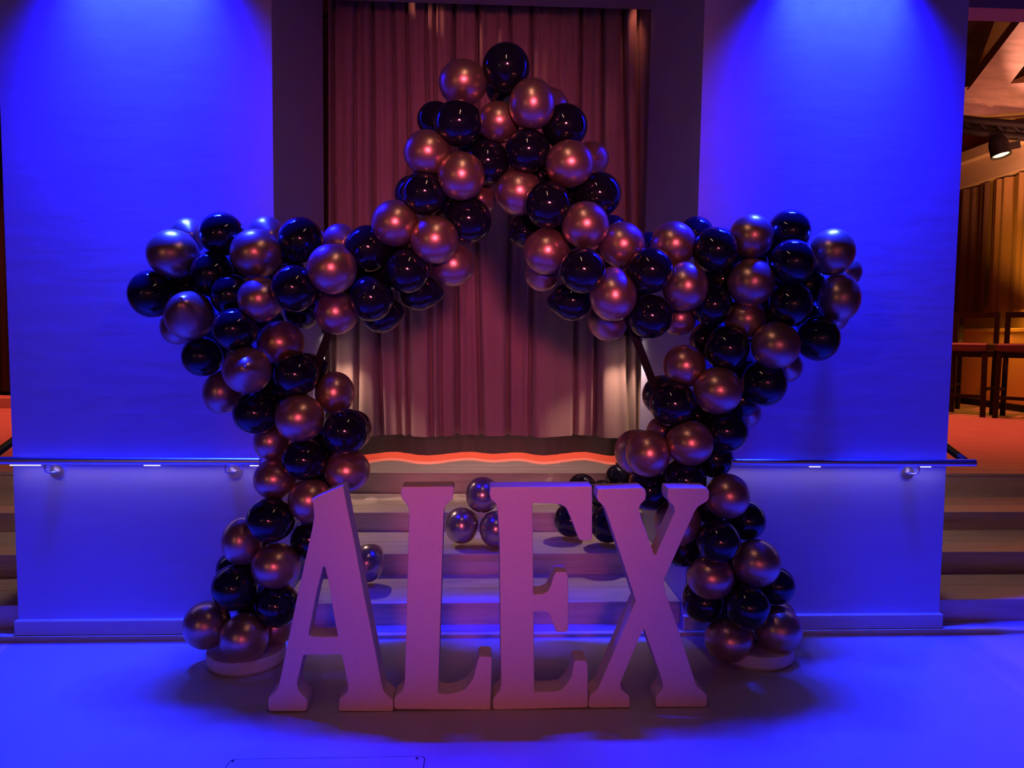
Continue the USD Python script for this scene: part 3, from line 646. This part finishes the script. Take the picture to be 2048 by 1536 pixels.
# bar stools
def stool_parts(root):
    S = 1.24; w, d = .20*S, .19*S
    for sx in (-1, 1):
        obj('leg', bar((sx*w, -d, 0), (sx*w*.95, -d*.95, .72*S), .045*S, .045*S), M_BLACKWOOD, root)
        obj('back_post', bar((sx*w, d, 0), (sx*w, d*1.15, 1.13*S), .045*S, .045*S), M_BLACKWOOD, root)
        obj('side_stretcher', box(sx*w-.016*S, sx*w+.016*S, -d, d, .285*S, .315*S), M_BLACKWOOD, root)
    obj('foot_rail', box(-w, w, -d-.016*S, -d+.016*S, .20*S, .235*S), M_BLACKWOOD, root)
    obj('apron', box(-w, w, -d, d, .64*S, .70*S), M_BLACKWOOD, root)
    obj('seat_cushion', cbox(-w-.03, w+.03, -d-.03, d+.01, .70*S, .79*S, .022), M_LEATHER, root)
    obj('top_rail', box(-w-.02, w+.02, d*1.1-.018, d*1.18+.018, 1.07*S, 1.13*S), M_BLACKWOOD, root)
GS = 'bar stools beside the ledge'
st0 = None
for px_, py_, rot, lab in ((1952, 832, -48, 'black bar stool with brown seat, nearest the right blue wall'), (2064, 840, -46, 'black bar stool with brown seat cut off by the right picture edge'),
                           (2012, 800, -50, 'black bar stool further back, seen between the two front stools'), (1886, 820, -44, 'black bar stool half hidden by the right blue wall')):
    d = FWD+RIGHT*(px_-1024)/F_PX-UP*(py_-768)/F_PX; g = EYE+d*(.563-EYE[2])/d[2]
    x = UsdGeom.Xform.Define(stage, path_for('bar_stool')); x.AddTranslateOp().Set(Gf.Vec3d(float(g[0]), float(g[1])+.2, .563)); x.AddRotateZOp().Set(rot)
    tag(x, lab, 'stool', GS)
    if st0 is None: st0 = x; stool_parts(x.GetPrim())
    else: x.GetPrim().GetReferences().AddInternalReference(st0.GetPath()); x.GetPrim().SetInstanceable(True); tag(x, lab, 'stool', GS)
# roof beams and stage lamp
YB = 6.6
def pb(a, b, y): return tuple(px_y(a, b, y))
rt = thing('roof_truss', 'pale timber roof truss lit pink above the bar room', 'truss')
obj('tie_beam', bar(pb(1850, 216, YB), pb(2250, 186, YB), .40, .35), M_TIMBER, rt)
obj('strut', bar(pb(2075, 35, YB-.05), pb(1945, 205, YB-.05), .42, .3), M_TIMBER, rt)
obj('strut', bar(pb(1960, 0, YB+.7), pb(1880, 215, YB+.7), .5, .3), M_DARKTIMBER, rt)
obj('strut', bar(pb(2140, 128, YB+.25), pb(1968, 198, YB+.25), .17, .2), M_TIMBER, rt)
rb = thing('roof_beam', 'lower sloping roof beam under the truss in the bar room', 'beam')
obj('beam', bar(pb(1900, 205, YB+.5), pb(2200, 282, YB+.5), .26, .3), M_TIMBER, rb)
lg = thing('lighting_bar', 'black lighting truss hung under the bar room roof', 'lighting bar')
for a, b in (((1890, 236), (2100, 254)), ((1890, 258), (2100, 280)), ((1890, 246), (2100, 266))):
    obj('chord', cyl(pb(*a, 6.3 if b[1] != 266 else 6.6), pb(*b, 6.3 if b[1] != 266 else 6.6), .05), M_DARKSTEEL, lg)
for k in range(6):
    obj('lattice_bar', cyl(pb(1890+k*34, 238+k*2.9, 6.3), pb(1910+k*34, 260+k*3.3, 6.3), .025), M_DARKSTEEL, lg)
p0 = np.array(pb(1996, 285, 6.25)); ax = np.array([.12, -.25, -1.]); ax /= np.linalg.norm(ax)
pc = thing('stage_lamp', 'black stage lamp with a glowing lens under the lighting bar', 'lamp', tuple(p0))
can = lathe([(0, -.10), (.06, -.10), (.10, -.05), (.12, .02), (.125, .20), (.118, .20), (.10, .16), (0, .16)], 24)
can.apply_transform(trimesh.geometry.align_vectors([0, 0, 1], ax)); obj('housing', can, M_DARKSTEEL, pc, 30)
ln = lathe([(0, .165), (.10, .165), (.10, .175), (0, .18)], 20); ln.apply_transform(trimesh.geometry.align_vectors([0, 0, 1], ax)); obj('lens', ln, M_CANLENS, pc)
obj('yoke', bar((0, 0, -.05), (.02, .05, .22), .03, .03), M_DARKSTEEL, pc)
obj('barn_door', bar((.12, -.02, -.06), (.30, -.02, -.02), .10, .01), M_DARKSTEEL, pc)

# ------------------------------------------------------------------ room seen past the left wall
ld = thing('side_drape', 'black drape in the dark room beyond the left blue wall', 'drape')
n = 260; ys_ = np.linspace(-8.6, -4.2, n)
obj('cloth', drape(ys_, np.linspace(.75, 4.2, 8), lambda X, Z: 6.6+.06*np.sin(X*14)+.03*np.sin(X*31)), M_BLACKCLOTH, ld, True)
lp = thing('low_platform', 'low platform edge under the black drape, lit red', 'platform')
obj('platform_top', cbox(-8.7, -4.2, 6.2, 7.4, .563, .70, .008), M_STAGE, lp)
lt = thing('roof_strut', 'pink-lit roof strut at the top of the far left gap', 'beam')
obj('strut', bar(pb(-40, 60, 6.2), pb(6, 150, 6.2), .3, .25), M_TIMBER, lt)
